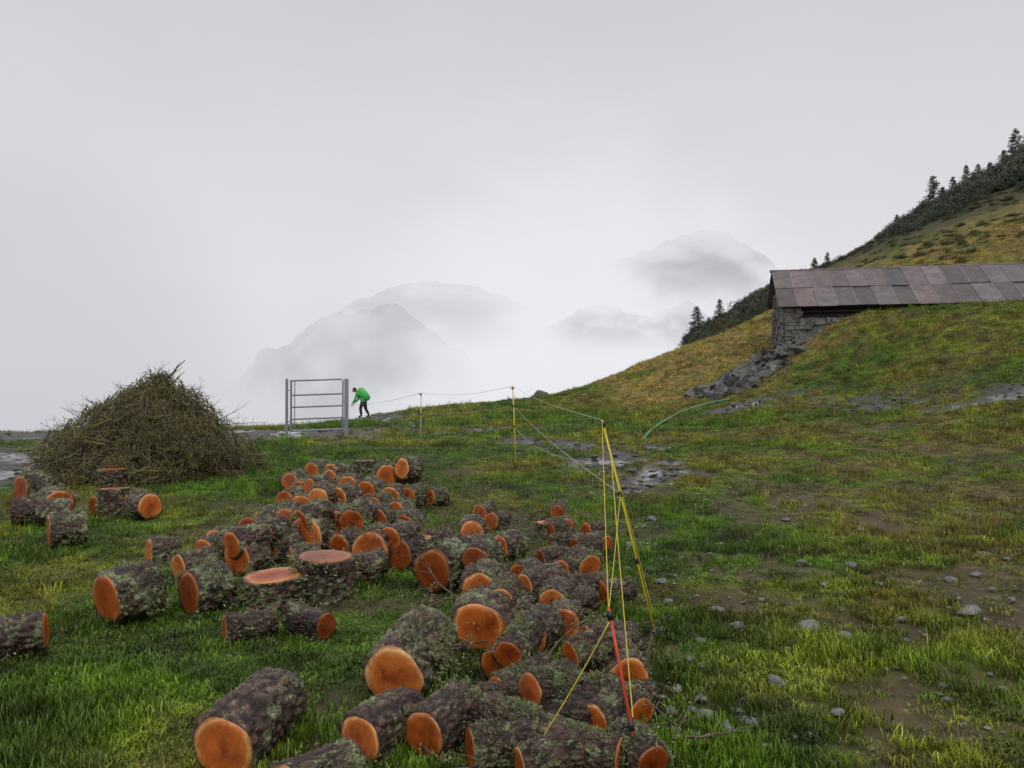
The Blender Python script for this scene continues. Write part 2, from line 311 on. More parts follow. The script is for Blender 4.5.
def log_mesh(seed,L,R=.15):
    random.seed(seed); nA=84; nL=int(L/.014); bb=B(); off=Vector((seed*7.1,seed*3.3,0)); ell=random.uniform(.88,1.12); bend=random.uniform(-.03,.03); REL=[]
    def rr(an,z):
        c_=Vector((math.cos(an),math.sin(an),0))
        low=mn.noise(c_*1.3+Vector((0,0,z*2))+off)*.022
        q=Vector((c_.x*R*17,c_.y*R*17,z*10))+off+mn.noise_vector(Vector((c_.x,c_.y,z*6))+off)*.6
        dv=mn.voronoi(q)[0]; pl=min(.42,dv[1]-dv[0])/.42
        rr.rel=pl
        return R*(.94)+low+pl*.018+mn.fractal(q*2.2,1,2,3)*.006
    for i in range(nL+1):
        z=-L/2+L*i/nL
        for k in range(nA):
            an=2*math.pi*k/nA; r=rr(an,z); REL.append(rr.rel)
            if i in(0,nL): r*=.985
            bb.v.append(Vector((r*math.cos(an)*ell+bend*(1-(2*z/L)**2),r*math.sin(an)/ell,z)))
    for i in range(nL):
        for k in range(nA):
            k2=(k+1)%nA; bb.f.append((i*nA+k,i*nA+k2,(i+1)*nA+k2,(i+1)*nA+k)); bb.m.append(0)
    for end,z in((0,-L/2),(nL,L/2)):
        prev=[end*nA+k for k in range(nA)]; sg=1 if end else -1
        for q,fr in enumerate((.905,.90,.7,.45,.2)):
            cur=[]
            for k in range(nA):
                an=2*math.pi*k/nA; r=R*fr+(mn.noise(Vector((math.cos(an)*1.3,math.sin(an)*1.3,z*2))+off)*.020)*fr
                xx=r*math.cos(an)*ell; yy=r*math.sin(an)/ell
                cur.append(len(bb.v)); bb.v.append(Vector((xx,yy,z+sg*(.004 if q else 0)+mn.noise(Vector((xx*9,yy*9,seed)))*.007)))
            for k in range(nA):
                k2=(k+1)%nA; f=(prev[k],cur[k],cur[k2],prev[k2]); 
                bb.f.append(f if end==0 else f[::-1]); bb.m.append(0 if q==0 else 1)
            prev=cur
        bb.f.append(tuple(prev) if end else tuple(prev[::-1])); bb.m.append(1)
    ns=random.choice([60,150,240]); cs=[(random.uniform(0,6.28),random.uniform(-L/2,L/2)) for _ in range(7)]
    for _ in range(ns):
        ca_,cz_=random.choice(cs); an=random.gauss(ca_,.30); z=max(-L/2,min(L/2,random.gauss(cz_,.05))); r=rr(an,z)+.004
        p=Vector((r*math.cos(an)*ell,r*math.sin(an)/ell,z)); o_=Vector((math.cos(an),math.sin(an),0))
        for _ in range(5):
            s=random.uniform(.004,.013); q=p+rv()*.016+o_*.003; bb.tri(q-rv()*s,q+rv()*s,q+o_*s*1.4+rv()*s,2)
    o=bb.obj('log_src',[bark,wood,lich],True,link=False)
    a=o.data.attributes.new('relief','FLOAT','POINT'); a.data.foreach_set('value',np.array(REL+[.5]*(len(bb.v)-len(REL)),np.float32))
    return o.data
LM=[(log_mesh(s,L),L) for s,L in ((1,.30),(2,.34),(3,.38),(4,.46),(5,.26),(6,.33),(7,.52),(8,.30),(9,.36),(10,.32),(11,.28))]
random.seed(21)
def put_log(P,r,head,L,tiltx=0,upright=False):
    c_=min(range(len(LM)),key=lambda i:abs(LM[i][1]*r/.15-L)+random.random()*.16); me_,L0=LM[c_]
    o=bpy.data.objects.new('cut_log',me_); COL.objects.link(o); s=r/.15; o.scale=(s,s,L/L0)
    hd=math.radians(head)
    if upright:
        o.location=P+Vector((0,0,L/2-.01)); o.rotation_euler=(random.uniform(-.02,.1)+tiltx,random.uniform(-.06,.06),random.random()*6)
    else:
        ax=Vector((math.sin(hd),math.cos(hd),tiltx)).normalized()
        o.location=P+ax*(L/2)+Vector((0,0,r*.96))
        o.rotation_mode='QUATERNION'; o.rotation_quaternion=ax.to_track_quat('Z','Y')@Quaternion((0,0,1),random.random()*6.28)
    return o
LOGS=[
(225,745,68,30,.85,0),(288,790,60,80,.6,0),(361,736,50,70,.55,0),(395,675,68,12,1.0,0),(424,733,52,75,.65,0),(478,626,56,5,.7,0),
(530,636,38,30,.5,0),(562,624,38,20,.5,0),(628,678,48,-25,.6,0),(585,668,40,45,.5,0),(493,664,36,80,.55,0),(620,754,42,-140,.75,0),
(652,768,30,-50,.4,0),(500,692,38,110,.6,0),(556,700,42,130,.65,0),(520,722,38,150,.65,0),(566,740,42,-130,.65,0),(600,705,36,110,.5,0),
(108,597,54,75,.6,0),(190,592,46,75,.6,0),(226,628,30,110,.5,0),(327,625,30,-135,.5,0),(150,552,30,90,.5,0),(180,568,34,85,.5,0),
(205,552,30,70,.5,0),(250,532,36,60,.55,0),(305,537,42,15,.6,0),(336,526,36,10,.55,0),(370,550,42,20,.6,0),(433,569,48,50,.65,0),
(403,526,28,20,.5,0),(472,533,28,20,.5,0),(238,558,36,60,.55,0),(268,546,34,80,.55,0),(215,541,28,70,.5,0),(352,568,32,110,.5,0),(398,553,36,70,.5,0),
(275,517,28,50,.5,0),(300,507,28,30,.5,0),(325,502,26,20,.5,0),(350,508,28,-20,.5,0),(378,530,30,30,.5,0),(262,523,28,30,.5,0),(322,516,28,-30,.5,4),
(403,471,26,60,.55,0),(387,476,24,-60,.5,0),(330,480,24,50,.5,0),(312,472,22,70,.5,0),(347,487,24,15,.5,0),(300,491,24,40,.5,0),(290,482,22,60,.5,0),
(366,491,24,30,.5,0),(390,497,24,20,.5,0),(408,497,22,80,.5,0),(372,508,26,70,.5,0),(395,512,24,50,.5,0),(285,501,24,60,.5,0),
(590,567,28,-45,.5,0),(606,543,18,-60,.4,0),(557,512,16,10,.4,0),(567,525,16,0,.4,0),(550,546,24,150,.5,0),(540,560,26,120,.5,0),(518,576,28,70,.5,0),
(574,588,28,150,.5,0),(545,594,30,120,.5,0),(520,603,32,50,.5,0),(480,592,42,10,.7,0),(476,572,38,15,.5,0),(500,546,26,80,.5,0),(491,521,20,60,.45,0),
(505,620,34,80,.55,0),(560,605,30,130,.5,0),(585,640,36,150,.55,0),(470,553,30,30,.5,0),(575,548,22,120,.45,0),(548,530,20,70,.45,0),
(22,487,38,80,.6,0),(60,503,30,-85,.5,0),(50,530,36,120,.55,0),(151,506,28,-120,.5,0),(14,512,26,130,.5,0),(-10,640,42,130,.5,0),(125,503,24,90,.4,0),(95,505,22,80,.4,0),(40,512,26,140,.5,0),
(600,660,36,80,.5,0),(640,712,36,-60,.45,0),(478,700,32,150,.5,0),(470,745,40,150,.6,0),(520,764,40,130,.5,0),(592,722,36,60,.45,0),
(425,540,26,130,.45,0),(340,548,32,60,.45,0),(292,560,30,110,.4,0),(430,497,18,100,.4,0),(480,512,18,60,.4,0),(490,580,28,60,.4,0),(560,570,24,60,.4,0),(600,592,26,130,.45,0),(585,530,18,120,.4,0)]
for (u,v_,D,hd,L,lf) in LOGS:
    P=gp(u,v_+D/2+lf); r=D/2*P.y/F; r=min(max(r,.085),.22)
    P.z+=lf*P.y/F; put_log(P,r,hd*.5+random.uniform(-9,9),L*.60*random.uniform(.8,1.12),random.uniform(-.08,.12))
for (u,v_,D,hd,L,lf) in [(318,500,26,20,.5,16),(285,520,28,45,.5,16),(352,522,30,25,.5,18),(338,498,24,50,.5,14),(232,545,30,65,.5,16),(376,520,26,10,.5,16),(300,523,30,70,.5,18),(476,560,32,40,.5,20),(525,585,28,110,.5,18),(552,600,28,30,.45,18),(402,468,22,70,.5,10),(330,472,20,60,.5,10),(508,655,34,50,.5,26),(262,535,28,30,.45,18),(390,538,28,60,.45,18),(500,600,30,20,.45,20),(310,488,22,70,.45,14),(530,690,36,90,.45,28),(570,655,32,120,.4,24)]:
    P=gp(u,v_+D/2+lf); r=min(max(D/2*P.y/F,.085),.2); P.z+=lf*P.y/F; put_log(P,r,hd*.5,L*.65,random.uniform(-.15,.25))
for (u,vb,wp,hp) in [(275,611,60,30),(325,603,56,42),(113,490,28,18),(116,519,28,28),(365,475,20,12),(418,562,30,22),(545,540,20,16)]:
    P=gp(u,vb-wp*.12); r=wp/2*P.y/F; put_log(P,r,0,hp*P.y/F,0,True)
# ------------------------------------------------------------ branches lying between the logs
twig=simple('twig_bark',(.04,.028,.020),(.18,.135,.09),30,.75)
straw=simple('dry_needles',(.08,.068,.022),(.28,.22,.08),20,.85)
def stick(bb,p,dr,L,r,m=0,n=4,sides=5,curl=.25,sub=0,droop=0):
    pts=[p];rad=[r];dd=dr.normalized()
    for i in range(n):
        dd=(dd+rv()*curl-Vector((0,0,droop))).normalized(); pts.append(pts[-1]+dd*L/n); rad.append(r*(1-.8*(i+1)/n))
    bb.tube(pts,rad,sides,m,False)
    for _ in range(sub):
        k=random.randint(1,n-1); stick(bb,pts[k],(pts[k+1]-pts[k]).normalized()+rv()*.8,L*.4,r*.5,m,3,3,.3)
    return pts
bb=B(); random.seed(5)
for _ in range(520):
    if random.random()<.55: x_,y_=random.uniform(-3.3,-.4),random.uniform(6.5,15.5)
    else: x_,y_=random.uniform(-.7,.9),random.uniform(3.4,11)
    z_=h1(x_,y_)+random.uniform(.01,.16); a_=random.random()*6.28
    p=Vector((x_,y_,z_)); pts=stick(bb,p,Vector((math.cos(a_),math.sin(a_),random.uniform(-.05,.4))),random.uniform(.15,.6),random.uniform(.003,.009),0,4,4,.3,2)
    for q in pts:
        for _ in range(7): c_=q+rv()*.025; s=random.uniform(.006,.013); bb.tri(c_+rv()*s,c_+rv()*s,c_+rv()*s,1)
for _ in range(700):
    u_=random.random()
    x_,y_=(random.uniform(-3.2,-.4),random.uniform(4.5,14)) if u_<.6 else (random.uniform(-.6,.9),random.uniform(3.2,9))
    z_=h1(x_,y_)+.02; R_=random.uniform(.015,.06)
    for _ in range(30):
        c_=Vector((x_,y_,z_))+Vector((random.gauss(0,R_),random.gauss(0,R_),random.uniform(0,.035))); s=random.uniform(.004,.011); bb.tri(c_+rv()*s,c_+rv()*s,c_+rv()*s,random.choice([1,2,2]))
bb.obj('branch_debris',[twig,lich,straw])
# ------------------------------------------------------------ brush pile
random.seed(11); bb=B(); bc=Vector((-6.5,13.6,0)); bc.z=h1(bc.x,bc.y)
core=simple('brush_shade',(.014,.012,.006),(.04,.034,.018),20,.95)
olive=simple('needle_olive',(.07,.075,.022),(.23,.21,.07),14,.85)
def dome(an,t):
    pr=(1-t**1.6)**.85
    Rr=1.60*(1+.10*math.sin(an*2+1)+.09*math.sin(an*5)+.1*math.sin(an*3+t*7))*pr
    return bc+Vector((Rr*math.cos(an)+.25*t,Rr*math.sin(an),1.72*t))
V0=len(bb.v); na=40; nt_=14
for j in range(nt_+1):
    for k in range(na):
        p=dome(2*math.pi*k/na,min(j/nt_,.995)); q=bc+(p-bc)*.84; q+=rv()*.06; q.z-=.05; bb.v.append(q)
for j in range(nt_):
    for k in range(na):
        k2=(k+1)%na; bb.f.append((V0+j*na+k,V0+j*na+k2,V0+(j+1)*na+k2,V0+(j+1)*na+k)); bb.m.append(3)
for _ in range(3300):
    an=random.uniform(0,6.283); t=random.random()**1.15*.99; p=dome(an,t); q=bc+(p-bc)*random.uniform(.78,1.04)
    out_=Vector((math.cos(an),math.sin(an),.4)); tan=Vector((-math.sin(an),math.cos(an),0)); dn=Vector((math.cos(an)*.5,math.sin(an)*.5,-1))
    dr=dn*random.uniform(-.2,1)+tan*random.gauss(0,.8)+out_*random.uniform(-.1,.28)
    L=random.uniform(.25,.85)*(1-.25*t); q-=dr.normalized()*L*.4
    pts=stick(bb,q,dr,L,random.uniform(.004,.014),0 if random.random()<.65 else 2,4,3,.25,1,.04)
    for s_ in pts[1:]:
        for _ in range(8):
            c_=s_+rv()*.05; l=rv()*random.uniform(.02,.05); n_=rv()*.007
            if c_.z>bc.z: bb.tri(c_-n_,c_+n_,c_+l,random.choice([1,1,1,2,4]))
for _ in range(60):
    an=random.uniform(0,6.283); t=random.uniform(.2,.97); stick(bb,dome(an,t),Vector((math.cos(an),math.sin(an),random.uniform(.2,1.2))),random.uniform(.15,.4),.007,0,4,3,.25,2)
for (an,t,dx,dy,dz,L,r) in [(1.2,.95,.6,-.3,.42,.65,.026),(1.4,.9,.8,-.3,.3,.5,.018),(0.1,.55,.9,-.1,.5,.7,.008),(.2,.5,.8,0,.1,.8,.008),(3.1,.55,-.8,0,.6,.5,.008),(3.3,.4,-.6,-.2,.9,.45,.008),(1,.97,-.5,0,.3,.4,.012),(-.3,.05,.9,-.3,.0,.6,.015),(-2.6,.05,-.9,-.3,.1,.5,.012)]:
    stick(bb,dome(an,t),Vector((dx,dy,dz)),L,r,0,5,6,.14,2)
bb.obj('brush_pile',[twig,olive,straw,core,lich])
# ------------------------------------------------------------ stones
stone=simple('grey_stone',(.08,.08,.075),(.24,.235,.22),12,.55,.5,.02)
dstone=simple('wet_slate',(.028,.028,.028),(.125,.118,.11),4,.45,.5,.03)
def rock(bb,p,s,flat=.5,m=0,seed=0):
    bm=bmesh.new(); bmesh.ops.create_icosphere(bm,subdivisions=2,radius=1); k=len(bb.v); o_=Vector((seed*3.1,seed*1.7,seed)); rot=random.random()*6.28; ex=random.uniform(.7,1.5)
    cl_=[(rv(),random.uniform(.55,.85)) for _ in range(7)]
    for v in bm.verts:
        c_=v.co.copy(); c_=c_*(1+.4*mn.noise(c_*.9+o_)+.10*mn.noise(c_*3+o_))
        for n_,h_ in cl_:
            dd=c_.dot(n_)
            if dd>h_: c_-=n_*(dd-h_)
        x_,y_=c_.x*ex,c_.y; bb.v.append(p+Vector((x_*math.cos(rot)-y_*math.sin(rot),x_*math.sin(rot)+y_*math.cos(rot),c_.z*flat))*s)
    for f in bm.faces: bb.f.append(tuple(k+v.index for v in f.verts)); bb.m.append(m)
    bm.free()
bb=B(); random.seed(9)
for i,(u,v_,wpx) in enumerate([(809,629,28),(776,683,24),(836,712,18),(800,563,14),(851,566,14),(966,613,24),(715,611,20),(738,626,16),(660,630,14),(843,635,16),(690,712,20),(705,716,24),(725,728,28),(745,722,24),(672,712,18),(735,712,20),(675,690,16),(660,583,14),(668,602,10),(900,620,14),(985,555,14),(930,600,12),(1000,690,12),(880,585,12),(945,700,12),(823,585,10),(760,600,10),(700,640,12),(652,520,12),(630,545,12),(860,530,10),(785,520,9),(720,545,10),(655,700,14),(700,700,14),(762,738,12),(690,735,16),(980,630,11),(1010,600,10),(920,565,10),(950,580,14),(975,575,11),(1005,560,12),(990,590,10),(770,640,9),(870,655,12),(905,640,9),(690,660,10)]):
    P=gp(u,v_); s=wpx*P.y/F/2.1; rock(bb,P+Vector((0,0,s*.15)),s,.55,0,i)
bb.obj('stones',[stone])
bb=B()
for i in range(1700):
    q=random.random()
    if q<.4: x_,y_=random.uniform(1.0,7.5),random.uniform(3.5,12); s=random.uniform(.008,.028)
    else:
        pl,w_=random.choice(PATHS); k=random.randrange(len(pl)-1); t=random.random(); x_=pl[k][0]*(1-t)+pl[k+1][0]*t+random.gauss(0,w_*.6); y_=pl[k][1]*(1-t)+pl[k+1][1]*t+random.gauss(0,w_*.5); s=random.uniform(.02,.08)
    rock(bb,Vector((x_,y_,h1(x_,y_)+s*.15)),s,.45,1 if q>.4 and random.random()<.7 else 0,i)
bb.obj('gravel',[stone,dstone])
# ------------------------------------------------------------ gate
galv=simple('galvanized_steel',(.22,.24,.26),(.38,.40,.42),30,.45,.1,.002,.6)
ge=empty('metal_gate')
gl=gp(289,436); gr=Vector((gl.x+(346-289)/F*gl.y,gl.y+.15,0)); gr.z=h1(gr.x,gr.y)
hgt=57/F*gl.y
def gpart(name,pts,r,n=10):
    q=B(); q.tube(pts,r,n); q.obj(name,[galv],parent=ge)
UP=Vector((0,0,1)); ax=(gr-gl); ax.z=0; L=ax.length; ax.normalize(); z0=gl.z
lp=Vector((gl.x,gl.y,z0))
def bx(name,c,hx,hy,hz): 
    q=B(); q.box(c,ax*hx,Vector((-ax.y,ax.x,0))*hy,UP*hz); o=q.obj(name,[galv],parent=ge); md=o.modifiers.new('b','BEVEL'); md.width=.004
bx('hinge_post',lp-ax*.06+UP*(hgt/2-.1),.035,.035,hgt/2+.1)
bx('gate_stile_left',lp+ax*.06+UP*(hgt*.52),.028,.02,hgt*.46)
bx('gate_stile_right',lp+ax*(L-.12)+UP*(hgt*.52),.022,.02,hgt*.46)
bx('latch_post',lp+ax*(L-.02)+UP*(hgt/2-.05),.055,.05,hgt/2+.05)
for i,f in enumerate((.085,.29,.50,.71,.965)):
    gpart('bar_%d'%i,[lp+ax*.09+UP*hgt*f,lp+ax*(L-.14)+UP*hgt*(f+.03)],.024)
gpart('brace_upright',[lp+ax*.16+UP*hgt*.09,lp+ax*.16+UP*hgt*.96],.014)
for i,f in enumerate((.25,.8)): gpart('hinge_%d'%i,[lp-ax*.03+UP*hgt*f,lp+ax*.05+UP*hgt*f],.012)
gpart('latch',[lp+ax*(L-.15)+UP*hgt*.6,lp+ax*(L+.01)+UP*hgt*.6],.012)
# ------------------------------------------------------------ electric fence
yel=simple('yellow_fibreglass',(.62,.50,.02),(.75,.62,.05),20,.4)
wht=simple('white_fibreglass',(.45,.43,.22),(.62,.6,.35),20,.45)
blk=simple('black_plastic',(.012,.012,.012),(.03,.03,.03),20,.4)
red=simple('red_orange_post',(.50,.05,.02),(.62,.09,.03),20,.4)
rope=simple('yellow_rope',(.50,.36,.02),(.72,.58,.10),200,.6)
wire=simple('pale_polywire',(.40,.39,.32),(.6,.59,.5),200,.6)
def post(base,top,r,m,clips=(.98,.66,.35)):
    q=B(); dr=(top-base); n_=dr.normalized(); q.tube([base-n_*.12,base+dr*.5,top],[r,r,r*.95],8,0)
    for c_ in clips:
        p=base+dr*c_; q.tube([p-n_*.018,p+n_*.018],r*1.9,8,1); sd_=n_.cross(Vector((0,1,0))).normalized(); q.tube([p,p+sd_*r*4,p+sd_*r*5+n_*r*3],r*.6,6,1)
    q.tube([base-n_*.01,base+n_*.04],r*1.6,8,1); s_=n_.cross(Vector((0,1,0))).normalized(); q.tube([base+n_*.05,base+n_*.05+s_*.05],r*.9,6,1)
    return q.obj('fence_post',[m,blk],True)
pb=gp(655,636); pt=Vector(((602-512)/F*(pb.y-.05),pb.y-.05,CAMZ+(395-420)/F*(pb.y-.05)))
post(pb,pt,.007,yel)
rb=gp(640,775); rt=Vector(((608-512)/F*(rb.y+.05),rb.y+.05,CAMZ+(395-606)/F*(rb.y+.05)))
post(rb,rt,.007,red,(.95,.3))
p2=gp(516,467); p2t=p2+Vector((-.06,0,81/F*p2.y)); post(p2,p2t,.011,yel,(.97,.75,.5))
p3=gp(421,446); p3t=p3+Vector((0,0,53/F*p3.y)); post(p3,p3t,.012,wht,(.97,.6))
def strand(name,a,b_,sag,r,m):
    pts=[a.lerp(b_,i/16)-UP*sag*4*(i/16)*(1-i/16) for i in range(17)]
    q=B(); q.tube(pts,r,5,0); q.obj(name,[m],True)
strand('fence_wire',pt,p2t,.05,.0022,wire); strand('fence_wire',pb.lerp(pt,.66),p2.lerp(p2t,.75),.06,.0022,wire); strand('fence_wire',pb.lerp(pt,.8),p2.lerp(p2t,.5),.16,.0022,wire)
strand('fence_wire',p2t,p3t,.10,.003,wire); strand('fence_wire',p2.lerp(p2t,.75),p3.lerp(p3t,.6),.05,.003,wire)
strand('fence_wire',p3t,lp+ax*L+UP*hgt*.55,.08,.0035,wire); strand('fence_wire',p3.lerp(p3t,.6),lp+ax*L+UP*hgt*.3,.05,.0035,wire)
strand('fence_rope',pt,rt,.02,.0025,rope); strand('fence_rope',pb.lerp(pt,.83),rb.lerp(rt,.12)+Vector((0,.02,0)),.03,.003,rope)
strand('fence_rope',rt+Vector((0,-.02,-.06)),gp(524,775)+UP*.05,.02,.003,rope); strand('fence_rope',pb.lerp(pt,.66),rt+Vector((0,0,-.03)),.02,.0025,rope)
strand('fence_rope',pt,pb+UP*.15+Vector((-.02,-.02,0)),-.02,.0025,rope)
hose=simple('green_hose',(.04,.20,.10),(.08,.36,.18),20,.35)
q=B(); hp=[gp(*p)+UP*.05 for p in ((643,441),(650,433),(662,424),(680,414),(700,407),(716,403),(730,401))]; q.tube(hp,.032,8,0); q.obj('green_hose',[hose],True)
# ------------------------------------------------------------ hut
random.seed(4)
he=empty('mountain_hut')
E0=Vector((11.7,33,5.46)); A_=Vector((.978,-.208,0)); Bk=Vector((.208,.978,0)); LEN=15.0; DF=2.6; DB=1.9; RZ=1.81
wallz=2.6
planks=simple('old_timber',(.012,.010,.009),(.05,.042,.036),3,.8,.5,.02)
stonew=simple('dry_stone',(.06,.058,.054),(.22,.21,.195),3,.8,.5,.03)
roofm,nt,b=mat('rusty_sheet_roof')
ra=nt.nodes.new('ShaderNodeAttribute'); ra.attribute_name='pc'; tc=nt.nodes.new('ShaderNodeTexCoord'); t=tex(nt,tc.outputs['Object'],2.5,9,.7); t2=tex(nt,tc.outputs['Object'],14,5,.6)
c_=mixc(nt,1,ra.outputs['Color'],ramp(nt,t.outputs[0],[(.3,(.5,.48,.48)),(.7,(1.45,1.4,1.4))]),'MULTIPLY')
nt.links.new(mixc(nt,ramp(nt,t2.outputs[0],[(.58,(0,0,0)),(.72,(.6,)*3)]),c_,(.15,.075,.05)),b.inputs['Base Color']); b.inputs['Roughness'].default_value=.42; bump(nt,b,t2.outputs[0],.2,.01)
q=B(); pc=[]
def slope(o0,dn,ll,nrm,lo):
    nW=int(LEN/.78)
    for row in range(2):
        for k in range(nW):
            a0=LEN*k/nW; wv=LEN/nW
            c0=o0+A_*(a0+wv/2)+dn*(ll*(row+.5)/2)+nrm*(.03+(.02 if row==0 else 0)+random.uniform(0,.015))
            dn2=(dn+nrm*random.uniform(-.018,.018)).normalized(); q.box(c0,A_*(wv/2-.012),dn2*(ll/4+random.uniform(.0,.06)),nrm*.008)
            base_=np.array([.125,.103,.108])*random.uniform(.6,1.35)*np.array([random.uniform(.92,1.12),1,random.uniform(.9,1.06)])
            pc.extend([base_]*6)
            q.box(c0+A_*(wv/2)+nrm*.012,A_*.018,dn2*(ll/4+.02),nrm*.012); pc.extend([np.array([.22,.2,.2])*random.uniform(.5,1.2)]*6)
sl=Vector((Bk.x*DF,Bk.y*DF,RZ)); dnv=(-sl).normalized(); R0=E0+sl; nf=A_.cross(sl).normalized(); 
if nf.z<0: nf=-nf
slope(R0+dnv*0-A_*.25,dnv,sl.length+.18,nf,0)
sb_=Vector((Bk.x*DB,Bk.y*DB,-RZ*DB/DF)); nb_=A_.cross(sb_).normalized(); 
if nb_.z<0: nb_=-nb_
slope(R0-A_*.25,sb_.normalized(),sb_.length+.15,nb_,0)
q.tube([R0-A_*.3+UP*.05,R0+A_*(LEN*.5)+UP*.02,R0+A_*(LEN-.2)+UP*.05],.07,8); pc.extend([np.array([.14,.12,.12])]*18)
ro=q.obj('roof',[roofm],parent=he); a=ro.data.color_attributes.new('pc','FLOAT_COLOR','CORNER')
cc=[]; 
for p,c_ in zip(ro.data.polygons,pc): cc.extend([list(c_)+[1]]*p.loop_total)
a.data.foreach_set('color',np.array(cc,np.float32).ravel())
q=B()
for o_ in (E0+UP*-.08+Bk*.05,R0-UP*.12,R0+sb_-UP*.1): q.box(o_+A_*(LEN/2-.2),A_*(LEN/2),Bk*.06,UP*.06)
for k in range(16):
    p=E0+A_*(k*LEN/16)-UP*.05; q.box(p+sl/2-nf*.02,A_*.04,sl/2,nf*.03)
q.obj('roof_timbers',[planks],parent=he)
q=B()
for k in range(13):
    z=E0.z-.25-k*.21; q.tube([E0+Bk*.35+A_*.5+UP*(z-E0.z),E0+Bk*(.35+random.uniform(-.03,.03))+A_*LEN*.5+UP*(z-E0.z+random.uniform(-.03,.03)),E0+Bk*.35+A_*(LEN-.4)+UP*(z-E0.z)],random.uniform(.085,.105),8)
q.box(E0+Bk*.5+A_*LEN/2-UP*1.6,A_*(LEN/2-.3),Bk*.03,UP*1.5)
q.box(E0+Bk*(DF+DB-.3)+A_*LEN/2-UP*1.2,A_*(LEN/2-.3),Bk*.06,UP*1.2)
q.obj('log_wall',[planks],parent=he)
q=B()
for side in (0,LEN-.5):
    z=E0.z-wallz-.6
    while z<R0.z-.15:
        hh=random.uniform(.09,.2); fr=max(0,(z+hh-E0.z+.05)/RZ); y0=.2+max(0,fr)*DF; y1=DF+DB-.2-max(0,fr)*DB*1.0
        if y1-y0<.3: break
        yy=y0
        while yy<y1:
            ww=min(random.uniform(.15,.5),y1-yy+.02); q.box(E0+A_*(side+.22+random.uniform(-.06,.06))+Bk*(yy+ww/2)+UP*(z+hh/2-E0.z),A_*.22,Bk*(ww/2-.008),UP*(hh/2-.006),0,.022); yy+=ww
        z+=hh
z=E0.z-wallz
while z<E0.z-.15:
    hh=random.uniform(.10,.2); xx=.02
    lim=.6 if z>E0.z-.75 else 5
    while xx<lim:
        ww=random.uniform(.15,.45); q.box(E0+A_*(xx+ww/2)+Bk*(.17+random.uniform(-.05,.05))+UP*(z+hh/2-E0.z),A_*(ww/2-.008),Bk*.12,UP*(hh/2-.006),0,.022); xx+=ww
    z+=hh
q.obj('stone_gable',[stonew],parent=he)
q=B(); random.seed(14)
for i in range(620):
    t=random.random()**.75; x_=7.7+3.2*t+random.gauss(0,.55); y_=29.7+2.0*t+random.gauss(0,.75); s=random.uniform(.05,.26) if random.random()<.85 else random.uniform(.25,.42)
    bump_=.5+.9*mn.noise(Vector((x_*1.1,y_*1.1,3)))
    hgt2=max(0,random.uniform(-.2,1)*1.0*t*bump_*math.exp(-((y_-29.7-2.0*t)/.7)**2))
    p=Vector((x_,y_,h1(x_,y_)+s*.1+hgt2))
    if random.random()<.45: rock(q,p,s,.6,0,i)
    else:
        r1=rv(); r1.z*=.8; r1.normalize(); r2=r1.cross(rv()).normalized(); r3=r1.cross(r2)
        q.box(p,r1*s,r2*s*random.uniform(.5,.9),r3*s*random.uniform(.2,.5),0,s*.2)
q.obj('rubble_wall',[dstone])
# ------------------------------------------------------------ vegetation
def leafmat(name,c1,c2):
    m,nt,b=mat(name); gm=nt.nodes.new('ShaderNodeNewGeometry'); t=tex(nt,gm.outputs['Position'],1.3,5,.7); oi=nt.nodes.new('ShaderNodeObjectInfo')
    c=mixc(nt,1,ramp(nt,t.outputs[0],[(.3,c1),(.7,c2)]),ramp(nt,oi.outputs['Random'],[(0,(.65,.7,.75)),(1,(1.3,1.2,1.1))]),'MULTIPLY')
    nt.links.new(c,b.inputs['Base Color']); b.inputs['Roughness'].default_value=.7; return m
need=leafmat('hazed_spruce_needles',(.05,.065,.052),(.095,.115,.082)); leaf=leafmat('hazed_shrub_leaves',(.06,.075,.04),(.135,.135,.06)); heath=leafmat('heath',(.06,.06,.03),(.15,.125,.055))  # needle and leaf base colours greyed to stand in for hill haze
def spruce(seed,Ht):
    random.seed(seed); q=B(); q.tube([Vector((0,0,-.3)),Vector((.02,0,Ht*.5)),Vector((0,0,Ht))],[.05*Ht/3+.03,.03*Ht/3,.005],6,0)
    z=.08*Ht
    while z<Ht*.98:
        f=1-z/Ht; nbr=random.randint(5,8)
        for _ in range(nbr):
            a_=random.random()*6.28; L=(.33*Ht*f**.8+.05)*random.uniform(.5,1.15); dr=Vector((math.cos(a_),math.sin(a_),random.uniform(-.25,.2)))
            p0=Vector((0,0,z)); q.tube([p0,p0+dr*L*.6,p0+dr*L+UP*L*.08],[.012,.008,.003],3,0,False)
            nc=int(L*34)+5
            for _ in range(nc):
                t=random.uniform(.15,1.05); c_=p0+dr*L*t+Vector((random.gauss(0,.05),random.gauss(0,.05),random.uniform(-.10,.03)))*(1.2-.5*t)
                s=random.uniform(.05,.11); a1=(dr+rv()*.7).normalized()*s; a2=rv()*s*.4; q.tri(c_-a2,c_+a2,c_+a1*1.5-UP*s*.3,1)
        z+=Ht*random.uniform(.03,.05)
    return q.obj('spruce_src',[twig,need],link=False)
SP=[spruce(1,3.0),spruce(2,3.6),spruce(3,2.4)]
def bush(seed,R,m,nl,s0):
    random.seed(seed); q=B(); cl=[(rv()*R*random.uniform(.2,.75),random.uniform(.3,.6)*R) for _ in range(9)]
    for c_,r in cl:
        q.tube([Vector((0,0,-.1)),c_*.5+UP*R*.1,c_+UP*R*.3],[.02*R,.014*R,.006*R],3,0,False)
        for _ in range(nl//9):
            p=c_+rv()*r*random.uniform(.5,1.05); p.z=abs(p.z)*.9+.02; a1=rv()*random.uniform(.6,1.2)*s0; a2=rv()*s0*.6; q.tri(p-a2,p+a2,p+a1,1)
    return q.obj('bush_src',[twig,m],link=False)
